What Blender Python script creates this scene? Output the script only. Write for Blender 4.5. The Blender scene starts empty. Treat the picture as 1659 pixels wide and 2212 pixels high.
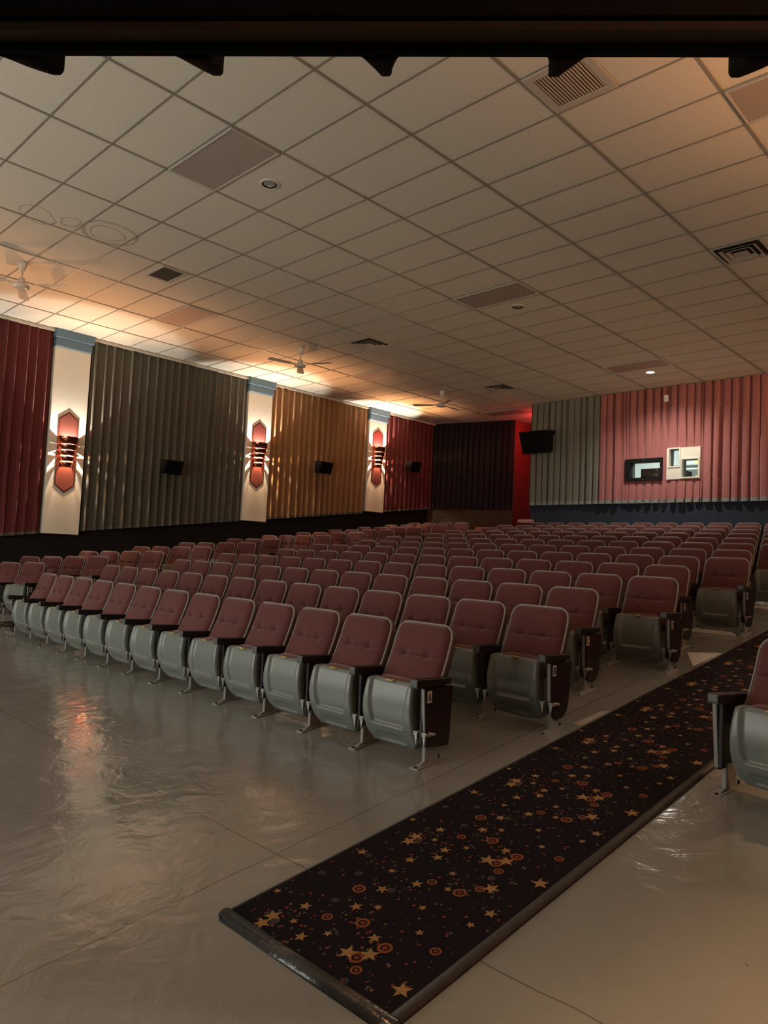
import bpy, bmesh, math, random
from mathutils import Matrix, Vector
random.seed(7)
sc = bpy.context.scene
C = sc.collection
PI = math.pi
H = 1.704525            # camera height above the floor plane at y = 0
S = 0.122               # rake of the floor
CEIL = 4.04951 + H
def fz(y): return S * y

# ------------------------------------------------------------------ materials
def mat(name, col, rough=.6, metal=0, spec=.5, emit=None, es=0, noise=None, bump=None, sheen=0):
    m = bpy.data.materials.new(name); m.use_nodes = True
    nt = m.node_tree; b = nt.nodes['Principled BSDF']
    b.inputs['Base Color'].default_value = (*col, 1); b.inputs['Roughness'].default_value = rough
    b.inputs['Metallic'].default_value = metal; b.inputs['Specular IOR Level'].default_value = spec
    if sheen:
        b.inputs['Sheen Weight'].default_value = sheen; b.inputs['Sheen Roughness'].default_value = .5
    if emit:
        b.inputs['Emission Color'].default_value = (*emit, 1); b.inputs['Emission Strength'].default_value = es
    tc = nt.nodes.new('ShaderNodeTexCoord')
    if noise:
        sca, amt = noise
        n = nt.nodes.new('ShaderNodeTexNoise'); n.inputs['Scale'].default_value = sca; n.inputs['Detail'].default_value = 4
        nt.links.new(tc.outputs['Object'], n.inputs['Vector'])
        mr = nt.nodes.new('ShaderNodeMapRange'); mr.inputs[1].default_value = .3; mr.inputs[2].default_value = .7
        mr.inputs[3].default_value = 1 - amt; mr.inputs[4].default_value = 1 + amt
        nt.links.new(n.outputs['Fac'], mr.inputs[0])
        mx = nt.nodes.new('ShaderNodeMix'); mx.data_type = 'RGBA'; mx.blend_type = 'MULTIPLY'; mx.inputs[0].default_value = 1
        mx.inputs[6].default_value = (*col, 1)
        nt.links.new(mr.outputs[0], mx.inputs[7]); nt.links.new(mx.outputs[2], b.inputs['Base Color'])
    if bump:
        sca, st, dist = bump
        n2 = nt.nodes.new('ShaderNodeTexNoise'); n2.inputs['Scale'].default_value = sca; n2.inputs['Detail'].default_value = 3
        nt.links.new(tc.outputs['Object'], n2.inputs['Vector'])
        bp = nt.nodes.new('ShaderNodeBump'); bp.inputs['Strength'].default_value = st; bp.inputs['Distance'].default_value = dist
        nt.links.new(n2.outputs['Fac'], bp.inputs['Height']); nt.links.new(bp.outputs['Normal'], b.inputs['Normal'])
    return m

M = {}
M['pan'] = mat('grey seat plastic', (.160, .176, .163), .34, noise=(9, .06))
M['fabric'] = mat('maroon seat fabric', (.104, .029, .027), .88, spec=.25, noise=(260, .22), bump=(420, .35, .002), sheen=.25)
M['trim'] = mat('grey seat edging', (.27, .26, .235), .42)
M['shell'] = mat('brown seat back shell', (.075, .045, .038), .5)
M['steel'] = mat('grey painted steel', (.22, .21, .195), .42)
M['dark_steel'] = mat('black painted steel', (.011, .010, .0095), .5, spec=.3)
M['arm'] = mat('black armrest plastic', (.013, .010, .0095), .42, spec=.3)
M['arm_cap'] = mat('dark grey armrest end', (.075, .082, .08), .45)
M['panel'] = mat('dark end panel laminate', (.014, .007, .007), .5, spec=.25)
M['chrome'] = mat('zinc bracket', (.36, .35, .33), .4, metal=.6)
M['bolt'] = mat('rusty bolt', (.03, .02, .015), .5)
M['yellow'] = mat('yellow tag', (.62, .50, .10), .5)
M['plate'] = mat('white row plate', (.82, .74, .68), .5)
M['ink'] = mat('black ink', (.01, .01, .01), .6)
M['maroon'] = mat('maroon curtain cloth', (.115, .022, .022), .9, spec=.15, noise=(40, .12), bump=(300, .25, .003), sheen=.2)
M['olive'] = mat('olive grey curtain cloth', (.098, .093, .072), .9, spec=.15, noise=(40, .12), bump=(300, .25, .003), sheen=.2)
M['tan'] = mat('tan curtain cloth', (.27, .15, .07), .9, spec=.15, noise=(40, .12), bump=(300, .25, .003), sheen=.2)
M['rose'] = mat('rose curtain cloth', (.34, .125, .12), .9, spec=.15, noise=(40, .10), bump=(300, .25, .003), sheen=.2)
M['sage'] = mat('sage grey curtain cloth', (.165, .165, .135), .9, spec=.15, noise=(40, .12), bump=(300, .25, .003), sheen=.2)
M['plum'] = mat('plum black curtain cloth', (.020, .013, .014), .9, spec=.15, noise=(40, .12), bump=(300, .25, .003))
M['hem'] = mat('grey curtain hem', (.23, .235, .225), .85)
M['hem_dark'] = mat('dark grey curtain hem', (.10, .10, .09), .85)
M['rail'] = mat('cream curtain rail', (.55, .50, .42), .5)
M['white'] = mat('off white painted board', (.70, .67, .58), .55, noise=(6, .03))
M['blue'] = mat('blue grey moulding', (.10, .185, .26), .5)
M['navy'] = mat('navy carpet wainscot', (.032, .040, .058), .95, spec=.1, noise=(60, .25), bump=(200, .5, .004))
M['black_wall'] = mat('black carpet wainscot', (.018, .016, .015), .95, spec=.1, noise=(60, .25), bump=(200, .5, .004))
M['wall'] = mat('plain dark wall', (.10, .08, .07), .8, noise=(8, .1))
M['copper'] = mat('copper', (.62, .20, .13), .16, metal=1)
M['mirror_copper'] = mat('rose copper mirror', (.70, .25, .21), .30, metal=.9)
_m = M['mirror_copper'].node_tree; _b = _m.nodes['Principled BSDF']; _b.inputs['Anisotropic'].default_value = .85
_t = _m.nodes.new('ShaderNodeTangent'); _t.direction_type = 'RADIAL'; _t.axis = 'Z'; _m.links.new(_t.outputs[0], _b.inputs['Tangent'])
M['copper_rim'] = mat('dark copper frame', (.14, .045, .03), .35, metal=.6)
M['black'] = mat('black cabinet', (.006, .006, .006), .6, spec=.2)
M['black_gloss'] = mat('black gloss', (.006, .006, .006), .12)
M['tooth'] = mat('black moulded tooth', (.0025, .0025, .0025), .7, spec=.03)
M['beam_edge'] = mat('dark brown beam edge', (.035, .021, .012), .5, spec=.2)
M['beam'] = mat('matt black beam', (.003, .003, .003), .8, spec=.1)
M['grille'] = mat('black speaker cloth', (.004, .004, .004), .95, spec=.1)
M['fan'] = mat('white enamel', (.62, .58, .52), .35)
M['vent'] = mat('vent enamel', (.46, .43, .38), .5)
M['vent_dark'] = mat('vent shadow gap', (.012, .011, .010), .7)
M['diffuser'] = mat('acrylic light diffuser', (.36, .31, .27), .32, noise=(3, .05))
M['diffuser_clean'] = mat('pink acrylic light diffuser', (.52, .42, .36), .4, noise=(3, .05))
M['can_lens'] = mat('unlit lamp glass', (.32, .31, .28), .25)
M['lamp'] = mat('lit lamp face', (1, 1, 1), .5, emit=(1, .95, .85), es=60)
M['tee'] = mat('ceiling tee', (.27, .245, .205), .45)  # shading along the grid is put into this darker colour
M['rubber'] = mat('black rubber edging', (.035, .034, .033), .22, noise=(30, .2), bump=(35, .35, .01))
M['brown_edge'] = mat('brown edging', (.036, .025, .018), .45, noise=(14, .2))
M['carpet'] = mat('black carpet', (.008, .0055, .007), .95, spec=.1, noise=(350, .4), bump=(600, .5, .003))
M['star'] = mat('gold carpet star', (.27, .15, .056), .95, spec=.1, noise=(350, .2))
M['ring_o'] = mat('orange carpet ring', (.18, .062, .022), .95, spec=.1, noise=(350, .2))
M['dot_r'] = mat('red carpet dot', (.15, .035, .022), .95, spec=.1)
M['dot_g'] = mat('grey carpet dot', (.06, .056, .06), .95, spec=.1)
M['dot_o'] = mat('ochre carpet dot', (.13, .075, .028), .95, spec=.1)
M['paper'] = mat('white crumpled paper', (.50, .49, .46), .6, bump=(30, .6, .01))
M['glint'] = mat('pale floor glint', (.33, .31, .28), .25, bump=(80, .8, .004))  # pale colour standing in for light reflected on the floor
M['wood'] = mat('brown wood slats', (.062, .030, .015), .7, spec=.15, noise=(12, .25))
M['booth'] = mat('booth white paint', (.78, .80, .78), .6)
M['booth_grey'] = mat('booth grey', (.30, .32, .33), .6)
M['booth_yellow'] = mat('booth yellow box', (.65, .58, .18), .6)
M['screen'] = mat('fill-lit movie screen', (.8, .8, .8), .8, emit=(1.0, .99, .88), es=4.8)  # glow added to light the seats and floor from the front
M['exit_red'] = mat('red exit sign face', (.8, .02, .02), .5, emit=(1, .03, .035), es=14)
M['striped'] = mat('striped paper', (.62, .54, .47), .7)
M['strip_red'] = mat('red stripe', (.45, .12, .09), .7)
M['bench'] = mat('red vinyl', (.34, .06, .045), .5)
M['frame_black'] = mat('black window frame', (.006, .006, .006), .6, spec=.2)
M['lens'] = mat('lens glass', (.01, .01, .02), .05)

# glass
gm = bpy.data.materials.new('booth window glass'); gm.use_nodes = True
nt = gm.node_tree; nt.nodes.clear()
o_ = nt.nodes.new('ShaderNodeOutputMaterial'); t_ = nt.nodes.new('ShaderNodeBsdfTransparent'); g_ = nt.nodes.new('ShaderNodeBsdfGlossy')
g_.inputs['Roughness'].default_value = .02; mx_ = nt.nodes.new('ShaderNodeMixShader'); mx_.inputs[0].default_value = .02
t_.inputs['Color'].default_value = (.93, .97, .96, 1)
nt.links.new(t_.outputs[0], mx_.inputs[1]); nt.links.new(g_.outputs[0], mx_.inputs[2]); nt.links.new(mx_.outputs[0], o_.inputs[0])
M['glass'] = gm

# brick wall for the exit passage
def brick_mat():
    m = mat('painted red block', (.22, .06, .05), .55); nt = m.node_tree; b = nt.nodes['Principled BSDF']
    tc = nt.nodes.new('ShaderNodeTexCoord'); mp = nt.nodes.new('ShaderNodeMapping'); mp.inputs['Rotation'].default_value = (PI / 2, 0, 0)
    sx = nt.nodes.new('ShaderNodeSeparateXYZ'); cb = nt.nodes.new('ShaderNodeCombineXYZ')
    nt.links.new(tc.outputs['Object'], sx.inputs[0]); nt.links.new(sx.outputs['Y'], cb.inputs['X']); nt.links.new(sx.outputs['Z'], cb.inputs['Y'])
    br = nt.nodes.new('ShaderNodeTexBrick'); br.inputs['Scale'].default_value = 1; br.inputs['Brick Width'].default_value = .4; br.inputs['Row Height'].default_value = .1
    br.inputs['Mortar Size'].default_value = .006; br.inputs['Color1'].default_value = (.24, .075, .06, 1); br.inputs['Color2'].default_value = (.21, .06, .05, 1); br.inputs['Mortar'].default_value = (.12, .035, .03, 1)
    nt.links.new(cb.outputs[0], br.inputs['Vector']); nt.links.new(br.outputs['Color'], b.inputs['Base Color'])
    bp = nt.nodes.new('ShaderNodeBump'); bp.inputs['Strength'].default_value = .6; bp.inputs['Distance'].default_value = .01; bp.invert = True
    nt.links.new(br.outputs['Fac'], bp.inputs['Height']); nt.links.new(bp.outputs['Normal'], b.inputs['Normal'])
    return m
M['brick'] = brick_mat()

# painted concrete floor
def floor_mat():
    m = bpy.data.materials.new('grey painted concrete'); m.use_nodes = True
    nt = m.node_tree; b = nt.nodes['Principled BSDF']; N = nt.nodes.new; L = nt.links.new
    tc = N('ShaderNodeTexCoord')
    n1 = N('ShaderNodeTexNoise'); n1.inputs['Scale'].default_value = .9; n1.inputs['Detail'].default_value = 6; L(tc.outputs['Object'], n1.inputs[0])
    cr = N('ShaderNodeValToRGB'); cr.color_ramp.elements[0].position = .3; cr.color_ramp.elements[0].color = (.172, .168, .146, 1)
    cr.color_ramp.elements[1].position = .72; cr.color_ramp.elements[1].color = (.226, .221, .193, 1); L(n1.outputs['Fac'], cr.inputs[0])
    # scuffs and specks
    n2 = N('ShaderNodeTexNoise'); n2.inputs['Scale'].default_value = 26; n2.inputs['Detail'].default_value = 2; L(tc.outputs['Object'], n2.inputs[0])
    r2 = N('ShaderNodeMapRange'); r2.inputs[1].default_value = .75; r2.inputs[2].default_value = .80; L(n2.outputs['Fac'], r2.inputs[0])
    mxs = N('ShaderNodeMix'); mxs.data_type = 'RGBA'; mxs.inputs[7].default_value = (.12, .10, .085, 1); L(cr.outputs[0], mxs.inputs[6]); L(r2.outputs[0], mxs.inputs[0])
    # saw-cut joints at x = -2.75, -9.2 and y = 2.22, 8.4 ...
    nw = N('ShaderNodeTexNoise'); nw.inputs['Scale'].default_value = 3; nw.inputs['Detail'].default_value = 5; L(tc.outputs['Object'], nw.inputs[0])
    sx = N('ShaderNodeSeparateXYZ'); L(tc.outputs['Object'], sx.inputs[0])
    def mth(op, a, bb=None):
        n = N('ShaderNodeMath'); n.operation = op
        for k, v in ((0, a), (1, bb)):
            if v is None: continue
            if isinstance(v, (int, float)): n.inputs[k].default_value = v
            else: L(v, n.inputs[k])
        return n.outputs[0]
    wob = mth('MULTIPLY', mth('SUBTRACT', nw.outputs['Fac'], .5), .05)
    def line(coord, c, w):
        return mth('LESS_THAN', mth('ABSOLUTE', mth('SUBTRACT', mth('ADD', coord, wob), c)), w)
    ln = line(sx.outputs['Y'], 2.215, .0045)
    for cx in (-2.77, 0.4): ln = mth('MAXIMUM', ln, line(sx.outputs['X'], cx, .0045))
    for cy in (8.6,): ln = mth('MAXIMUM', ln, line(sx.outputs['Y'], cy, .004))
    mxl = N('ShaderNodeMix'); mxl.data_type = 'RGBA'; mxl.inputs[7].default_value = (.085, .078, .065, 1); L(mxs.outputs[2], mxl.inputs[6]); L(mth('MULTIPLY', ln, .75), mxl.inputs[0])
    L(mxl.outputs[2], b.inputs['Base Color'])
    rr = N('ShaderNodeMapRange'); rr.inputs[1].default_value = .3; rr.inputs[2].default_value = .7; rr.inputs[3].default_value = .08; rr.inputs[4].default_value = .17
    L(n1.outputs['Fac'], rr.inputs[0]); L(rr.outputs[0], b.inputs['Roughness'])
    b.inputs['Specular IOR Level'].default_value = .75
    n3 = N('ShaderNodeTexNoise'); n3.inputs['Scale'].default_value = 5.0; n3.inputs['Detail'].default_value = 5; n3.inputs['Roughness'].default_value = .55; n3.inputs['Distortion'].default_value = .8
    L(tc.outputs['Object'], n3.inputs[0])
    hh = mth('SUBTRACT', n3.outputs['Fac'], mth('MULTIPLY', ln, .35))
    bp = N('ShaderNodeBump'); bp.inputs['Strength'].default_value = .38; bp.inputs['Distance'].default_value = .018
    L(hh, bp.inputs['Height']); L(bp.outputs['Normal'], b.inputs['Normal'])
    return m
M['floor'] = floor_mat()

# mineral-fibre ceiling tiles, with two old water rings
def ceil_mat():
    m = bpy.data.materials.new('mineral fibre ceiling tile'); m.use_nodes = True
    nt = m.node_tree; b = nt.nodes['Principled BSDF']; N = nt.nodes.new; L = nt.links.new
    tc = N('ShaderNodeTexCoord')
    n1 = N('ShaderNodeTexNoise'); n1.inputs['Scale'].default_value = 130; n1.inputs['Detail'].default_value = 3; L(tc.outputs['Object'], n1.inputs[0])
    cr = N('ShaderNodeValToRGB'); cr.color_ramp.elements[0].position = .36; cr.color_ramp.elements[0].color = (.50, .465, .395, 1)
    cr.color_ramp.elements[1].position = .5; cr.color_ramp.elements[1].color = (.69, .64, .55, 1); L(n1.outputs['Fac'], cr.inputs[0])
    nd = N('ShaderNodeTexNoise'); nd.inputs['Scale'].default_value = 2.2; nd.inputs['Detail'].default_value = 6; L(tc.outputs['Object'], nd.inputs[0])
    def ring(cx, cy, r, w, amp):
        d = N('ShaderNodeVectorMath'); d.operation = 'DISTANCE'; d.inputs[1].default_value = (cx, cy, CEIL); L(tc.outputs['Object'], d.inputs[0])
        a = N('ShaderNodeMath'); a.operation = 'MULTIPLY_ADD'; a.inputs[1].default_value = amp; L(nd.outputs['Fac'], a.inputs[0]); L(d.outputs['Value'], a.inputs[2])
        s = N('ShaderNodeMath'); s.operation = 'SUBTRACT'; s.inputs[1].default_value = r + amp * .5; L(a.outputs[0], s.inputs[0])
        q = N('ShaderNodeMath'); q.operation = 'ABSOLUTE'; L(s.outputs[0], q.inputs[0])
        g = N('ShaderNodeMapRange'); g.inputs[1].default_value = 0; g.inputs[2].default_value = w; g.inputs[3].default_value = 1; g.inputs[4].default_value = 0; L(q.outputs[0], g.inputs[0])
        return g.outputs[0]
    f = None
    for a in ((-9.13, 3.98, .34, .035, .22), (-9.16, 3.95, .22, .02, .25), (-9.35, 3.15, .22, .02, .35), (-9.2, 3.5, .14, .018, .4)):
        r_ = ring(*a)
        if f is None: f = r_
        else:
            x = N('ShaderNodeMath'); x.operation = 'MAXIMUM'; L(f, x.inputs[0]); L(r_, x.inputs[1]); f = x.outputs[0]
    fm = N('ShaderNodeMath'); fm.operation = 'MULTIPLY'; fm.inputs[1].default_value = .6; L(f, fm.inputs[0])
    mx = N('ShaderNodeMix'); mx.data_type = 'RGBA'; mx.inputs[7].default_value = (.20, .165, .125, 1); L(cr.outputs[0], mx.inputs[6]); L(fm.outputs[0], mx.inputs[0])
    L(mx.outputs[2], b.inputs['Base Color']); b.inputs['Roughness'].default_value = .85; b.inputs['Specular IOR Level'].default_value = .2
    bp = N('ShaderNodeBump'); bp.inputs['Strength'].default_value = .4; bp.inputs['Distance'].default_value = .004
    L(n1.outputs['Fac'], bp.inputs['Height']); L(bp.outputs['Normal'], b.inputs['Normal'])
    return m
M['tile'] = ceil_mat()

# ------------------------------------------------------------------ mesh helpers
class MB:
    def __init__(s): s.bm = bmesh.new(); s.smooth = []
    def box(s, x0, x1, y0, y1, z0, z1, bev=0, mi=0, rot=None, seg=1):
        g = bmesh.ops.create_cube(s.bm, size=1)
        vs = g['verts']
        bmesh.ops.scale(s.bm, vec=(x1 - x0, y1 - y0, z1 - z0), verts=vs)
        bmesh.ops.translate(s.bm, vec=((x0 + x1) / 2, (y0 + y1) / 2, (z0 + z1) / 2), verts=vs)
        fs = set(f for v in vs for f in v.link_faces)
        for f in fs: f.material_index = mi
        if bev:
            es = list(set(e for v in vs for e in v.link_edges))
            r = bmesh.ops.bevel(s.bm, geom=es, offset=bev, segments=seg, affect='EDGES', profile=.5)
            vs = list(set(v for f in r['faces'] for v in f.verts) | set(v for v in vs if v.is_valid))
            for f in r['faces']: f.material_index = mi
        if rot is not None:
            m, c = rot
            bmesh.ops.rotate(s.bm, cent=c, matrix=m, verts=[v for v in vs if v.is_valid])
        return s
    def poly(s, pts, mi=0, smooth=False):
        f = s.bm.faces.new([s.bm.verts.new(p) for p in pts]); f.material_index = mi; f.smooth = smooth
        return s
    def prism(s, pts, d, mi=0, smooth=False):
        # closed outline pts (3-D, planar) pushed along vector d
        d = Vector(d)
        a = [s.bm.verts.new(p) for p in pts]; b = [s.bm.verts.new(Vector(p) + d) for p in pts]
        fs = [s.bm.faces.new(a[::-1]), s.bm.faces.new(b)]
        n = len(pts)
        for i in range(n):
            f = s.bm.faces.new((a[i], a[(i + 1) % n], b[(i + 1) % n], b[i])); f.smooth = smooth; fs.append(f)
        for f in fs: f.material_index = mi
        return s
    def rings(s, rings, closed=True, cap0=True, cap1=True, mis=None, smooth=True):
        # consecutive rings of the same number of points
        R = [[s.bm.verts.new(p) for p in r] for r in rings]
        n = len(R[0])
        for k in range(len(R) - 1):
            for i in range(n if closed else n - 1):
                j = (i + 1) % n
                f = s.bm.faces.new((R[k][i], R[k][j], R[k + 1][j], R[k + 1][i])); f.smooth = smooth
                f.material_index = mis[k] if mis else 0
        if cap0 and closed: f = s.bm.faces.new(R[0][::-1]); f.material_index = mis[0] if mis else 0
        if cap1 and closed: f = s.bm.faces.new(R[-1]); f.material_index = mis[-1] if mis else 0
        return s
    def lathe(s, prof, c=(0, 0, 0), n=24, mi=0, cap0=False, cap1=False, smooth=True):
        c = Vector(c)
        rs = [[c + Vector((r * math.cos(2 * PI * i / n), r * math.sin(2 * PI * i / n), z)) for i in range(n)] for r, z in prof]
        return s.rings(rs, True, cap0, cap1, [mi] * max(1, len(prof) - 1), smooth)
    def tube(s, a, b, r, n=12, mi=0):
        a, b = Vector(a), Vector(b); d = (b - a).normalized()
        u = d.orthogonal().normalized(); v = d.cross(u)
        rs = [[p + r * (math.cos(2 * PI * i / n) * u + math.sin(2 * PI * i / n) * v) for i in range(n)] for p in (a, b)]
        return s.rings(rs, True, True, True, [mi])
    def mesh(s, name, mats):
        bmesh.ops.recalc_face_normals(s.bm, faces=s.bm.faces)
        me = bpy.data.meshes.new(name); s.bm.to_mesh(me); s.bm.free()
        for m in mats: me.materials.append(M[m] if isinstance(m, str) else m)
        return me
    def obj(s, name, mats, parent=None, loc=None):
        return link(name, s.mesh(name, mats), parent, loc)
def link(name, me, parent=None, loc=None):
    o = bpy.data.objects.new(name, me); C.objects.link(o)
    if parent is not None: o.parent = parent
    if loc is not None: o.location = loc
    return o
def tag(o, label, cat, group=None, kind=None):
    o['label'] = label; o['category'] = cat
    if group: o['group'] = group
    if kind: o['kind'] = kind
    return o
def thing(name, label, cat, loc=(0, 0, 0), rz=0, group=None):
    o = bpy.data.objects.new(name, None); C.objects.link(o); o.empty_display_size = .1
    o.location = loc; o.rotation_euler = (0, 0, rz)
    return tag(o, label, cat, group)
def struct(o, label=None, cat=None):
    o['kind'] = 'structure'
    if label: o['label'] = label
    if cat: o['category'] = cat
    return o
def copy_tree(o, parent=None):
    c = o.copy(); C.objects.link(c)
    if parent is not None: c.parent = parent
    for ch in o.children: copy_tree(ch, c)
    return c
ORD = ['first', 'second', 'third', 'fourth', 'fifth', 'sixth', 'seventh', 'eighth', 'ninth', 'tenth', 'eleventh', 'twelfth', 'thirteenth', 'fourteenth']

# ------------------------------------------------------------------ room shell
XL, XR, YF, YB = -14.25, 1.15, -3.2, 15.75
b = MB()
b.prism([(XL - .2, YF - .2, fz(YF - .2)), (XR + .2, YF - .2, fz(YF - .2)), (XR + .2, 20.5, fz(20.5)), (XL - .2, 20.5, fz(20.5))], (0, 0, -.2))
struct(b.obj('floor', ['floor']), 'grey painted concrete floor rising gently to the back', 'floor')
b = MB(); b.box(XL - .2, XR + .2, YF - .2, 20.5, CEIL, CEIL + .15)
ceil = struct(b.obj('ceiling', ['tile']), 'suspended ceiling of grey white mineral tiles', 'ceiling')
GX0, GY0, DX, DY = -5.82117, 2.41815, 1.2192, .6096
b = MB()
for i in range(-7, 7):
    x = GX0 + DX * i
    if XL < x < XR: b.box(x - .012, x + .012, YF, 20.2, CEIL - .010, CEIL + .01)
for j in range(-9, 30):
    y = GY0 + DY * j
    if YF < y < 20.2: b.box(XL, XR, y - .008, y + .008, CEIL - .0075, CEIL + .01)
b.obj('tee_grid', ['tee'], ceil)
def wall(name, mat_, *boxes, label=None):
    b = MB()
    for q in boxes: b.box(*q)
    return struct(b.obj(name, [mat_]), label, 'wall')
wall('wall_left', 'wall', (XL - .2, XL, YF - .2, 17.2, -1, CEIL), label='left side wall behind the pleated curtains')
wall('wall_right', 'wall', (XR, XR + .2, YF - .2, YB + .2, -1, CEIL), label='right side wall')
wall('wall_front', 'wall', (XL - .2, XR + .2, YF - .2, YF, -1, CEIL), label='front wall behind the screen')
# back wall with the projection ports left open
op1 = (-7.46, -6.765, 3.735, 4.093)
opw1 = (-6.56, -6.345, 3.957, 4.337)
opw2 = (-6.283, -5.937, 3.71, 4.095)
def holes_wall(x0, x1, y0, y1, z0, z1, holes):
    xs = sorted({x0, x1, *[v for h in holes for v in h[:2]]}); zs = sorted({z0, z1, *[v for h in holes for v in h[2:]]})
    out = []
    for a, c in zip(xs, xs[1:]):
        for d, e in zip(zs, zs[1:]):
            mx, mz = (a + c) / 2, (d + e) / 2
            if not any(h[0] < mx < h[1] and h[2] < mz < h[3] for h in holes): out.append((a, c, y0, y1, d, e))
    return out
wall('wall_back', 'wall', *holes_wall(-10.13, XR, YB, YB + .15, 0, CEIL, [op1, opw1, opw2]), (-10.13, -9.98, YB + .15, 20.5, 0, CEIL), label='back wall carrying the projection booth windows')
b = MB(); b.box(-10.14, XR, YB - .035, YB + .001, 1.6, 3.16)
struct(b.obj('trim_1', ['navy']), 'dark navy carpeted wainscot along the back wall', 'wainscot')
# sloping black wainscot on the left and right walls
for nm, xa, xb, lab in (('trim_2', XL, XL + .03, 'black carpeted wainscot along the left wall'), ('trim_3', XR - .03, XR, 'black carpeted wainscot along the right wall')):
    y0, y1 = YF, (16.62 if xa == XL else YB)
    b = MB(); b.prism([(xa, y0, fz(y0) - .05), (xa, y1, fz(y1) - .05), (xa, y1, fz(y1) + 1.35), (xa, y0, fz(y0) + 1.35)], (xb - xa, 0, 0))
    struct(b.obj(nm, ['black_wall']), lab, 'wainscot')
# slanted alcove wall and exit passage
AL0, AL1 = Vector((-14.1, 16.5, 0)), Vector((-11.62, 17.14, 0))
ad = (AL1 - AL0).normalized(); an = Vector((ad.y, -ad.x, 0))       # an points into the room
b = MB()
q0, q1 = AL0 - ad * .2, AL1
b.prism([(q0.x, q0.y, 1.5), (q1.x, q1.y, 1.5), (q1.x, q1.y, CEIL), (q0.x, q0.y, CEIL)], -an * .1)
struct(b.obj('wall_alcove', ['wall']), 'slanted wall behind the plum curtain', 'wall')
b = MB()
z0_, z1_ = 1.95, 3.19
nsl = 9
for k in range(nsl):
    za, zb = z0_ + (z1_ - z0_) * k / nsl + .006, z0_ + (z1_ - z0_) * (k + 1) / nsl
    b.prism([(*(q0 + an * .03).xy, za), (*(q1 + an * .03).xy, za), (*(q1 + an * .03).xy, zb), (*(q0 + an * .03).xy, zb)], -an * .03)
struct(b.obj('trim_4', ['wood']), 'brown horizontal wood boards below the plum curtain', 'panelling')
b = MB(); b.prism([(-11.62, 17.14, 1.5), (-11.60, 20.4, 1.5), (-11.60, 20.4, CEIL), (-11.62, 17.14, CEIL)], (-.12, 0, 0))
struct(b.obj('wall_passage', ['brick']), 'painted block wall of the exit passage glowing red', 'wall')
b = MB(); b.box(-11.7, -9.98, 20.3, 20.5, 1.5, CEIL)
struct(b.obj('wall_end', ['wall']), 'dark end wall of the exit passage', 'wall')

# ------------------------------------------------------------------ ceiling fittings
def cell(i, j, di=1, dj=1): return (GX0 + DX * i, GX0 + DX * (i + di), GY0 + DY * j, GY0 + DY * (j + dj))
FX = [(-1, 2, 'flat ceiling light panel, unlit, nearest the black beam', 'diffuser'), (-1, 10, 'unlit ceiling light panel in the middle of the room beside a small round can', 'diffuser'),
      (-1, 18, 'unlit ceiling light panel beside the one lit round downlight', 'diffuser'), (-5, 6, 'unlit ceiling light panel at the edge of the first bright wall light pool', 'diffuser_clean'),
      (-5, 14, 'unlit ceiling light panel between the second and third bright light pools', 'diffuser_clean'), (-5, 22, 'unlit ceiling light panel over the red lit exit alcove', 'diffuser'),
      (3, 6, 'unlit ceiling light panel at the upper right edge in orange light', 'diffuser')]
for i, j, lab, mt in FX:
    x0, x1, y0, y1 = cell(i, j)
    t = thing('ceiling_light_panel', lab, 'light panel', ((x0 + x1) / 2, (y0 + y1) / 2, CEIL - .012), 0, 'flat ceiling light panels')
    hx, hy = DX / 2 - .012, DY / 2 - .012
    b = MB()
    for q in ((-hx, hx, -hy, -hy + .022), (-hx, hx, hy - .022, hy), (-hx, -hx + .022, -hy + .022, hy - .022), (hx - .022, hx, -hy + .022, hy - .022)):
        b.box(*q, -.012, .014, .003)
    b.obj('panel_frame', ['vent'], t)
    b = MB(); b.box(-hx + .02, hx - .02, -hy + .02, hy - .02, -.004, .013); b.obj('diffuser', [mt], t)
def square_vent(cx, cy, lab, kind):
    t = thing('ceiling_vent', lab, 'vent', (cx, cy, CEIL - .003), 0, 'square ceiling vents')
    h = .295
    if kind == 'return':
        b = MB()
        w = .075
        for q in ((-h, h, -h, -h + w), (-h, h, h - w, h), (-h, -h + w, -h + w, h - w), (h - w, h, -h + w, h - w)): b.box(*q, -.014, .003, .004)
        b.obj('vent_frame', ['vent'], t)
        b = MB(); b.box(-h + .065, h - .065, -h + .065, h - .065, -.004, .003); b.obj('backing', ['vent_dark'], t)
        b = MB()
        n = 16
        for k in range(n):
            x = -h + w + (2 * h - 2 * w) * (k + .5) / n
            b.prism([(x - .002, -h + w, -.013), (x + .005, -h + w, -.013), (x + .009, -h + w, -.004), (x + .002, -h + w, -.004)], (0, 2 * h - 2 * w, 0))
        b.obj('slats', ['vent'], t)
    else:
        # stepped four-way diffuser: nested square louvres
        b = MB(); b.box(-h, h, -h, h, -.002, .003); b.obj('backing', ['vent_dark'], t)
        b = MB()
        for q in ((-h, h, -h, -h + .03), (-h, h, h - .03, h), (-h, -h + .03, -h + .03, h - .03), (h - .03, h, -h + .03, h - .03)): b.box(*q, -.012, .002, .003)
        b.obj('vent_frame', ['vent'], t)
        for ro, ri, zo in ((.215, .175, -.030), (.145, .110, -.034)):
            b = MB()
            def sq(r, z): return [(-r, -r, z), (r, -r, z), (r, r, z), (-r, r, z)]
            b.rings([sq(ri, -.010), sq(ro, zo), sq(ro + .006, zo), sq(ri + .006, -.006)], True, False, False, smooth=False)
            b.obj('louvre', ['vent'], t)
        b = MB(); b.rings([sq(.085, -.034), sq(.02, -.016)], True, True, True, smooth=False); b.obj('centre_plate', ['vent'], t)
    return t
def cc(i, j): return (GX0 + DX * i + DX / 4, GY0 + DY * j + DY / 2)
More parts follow.
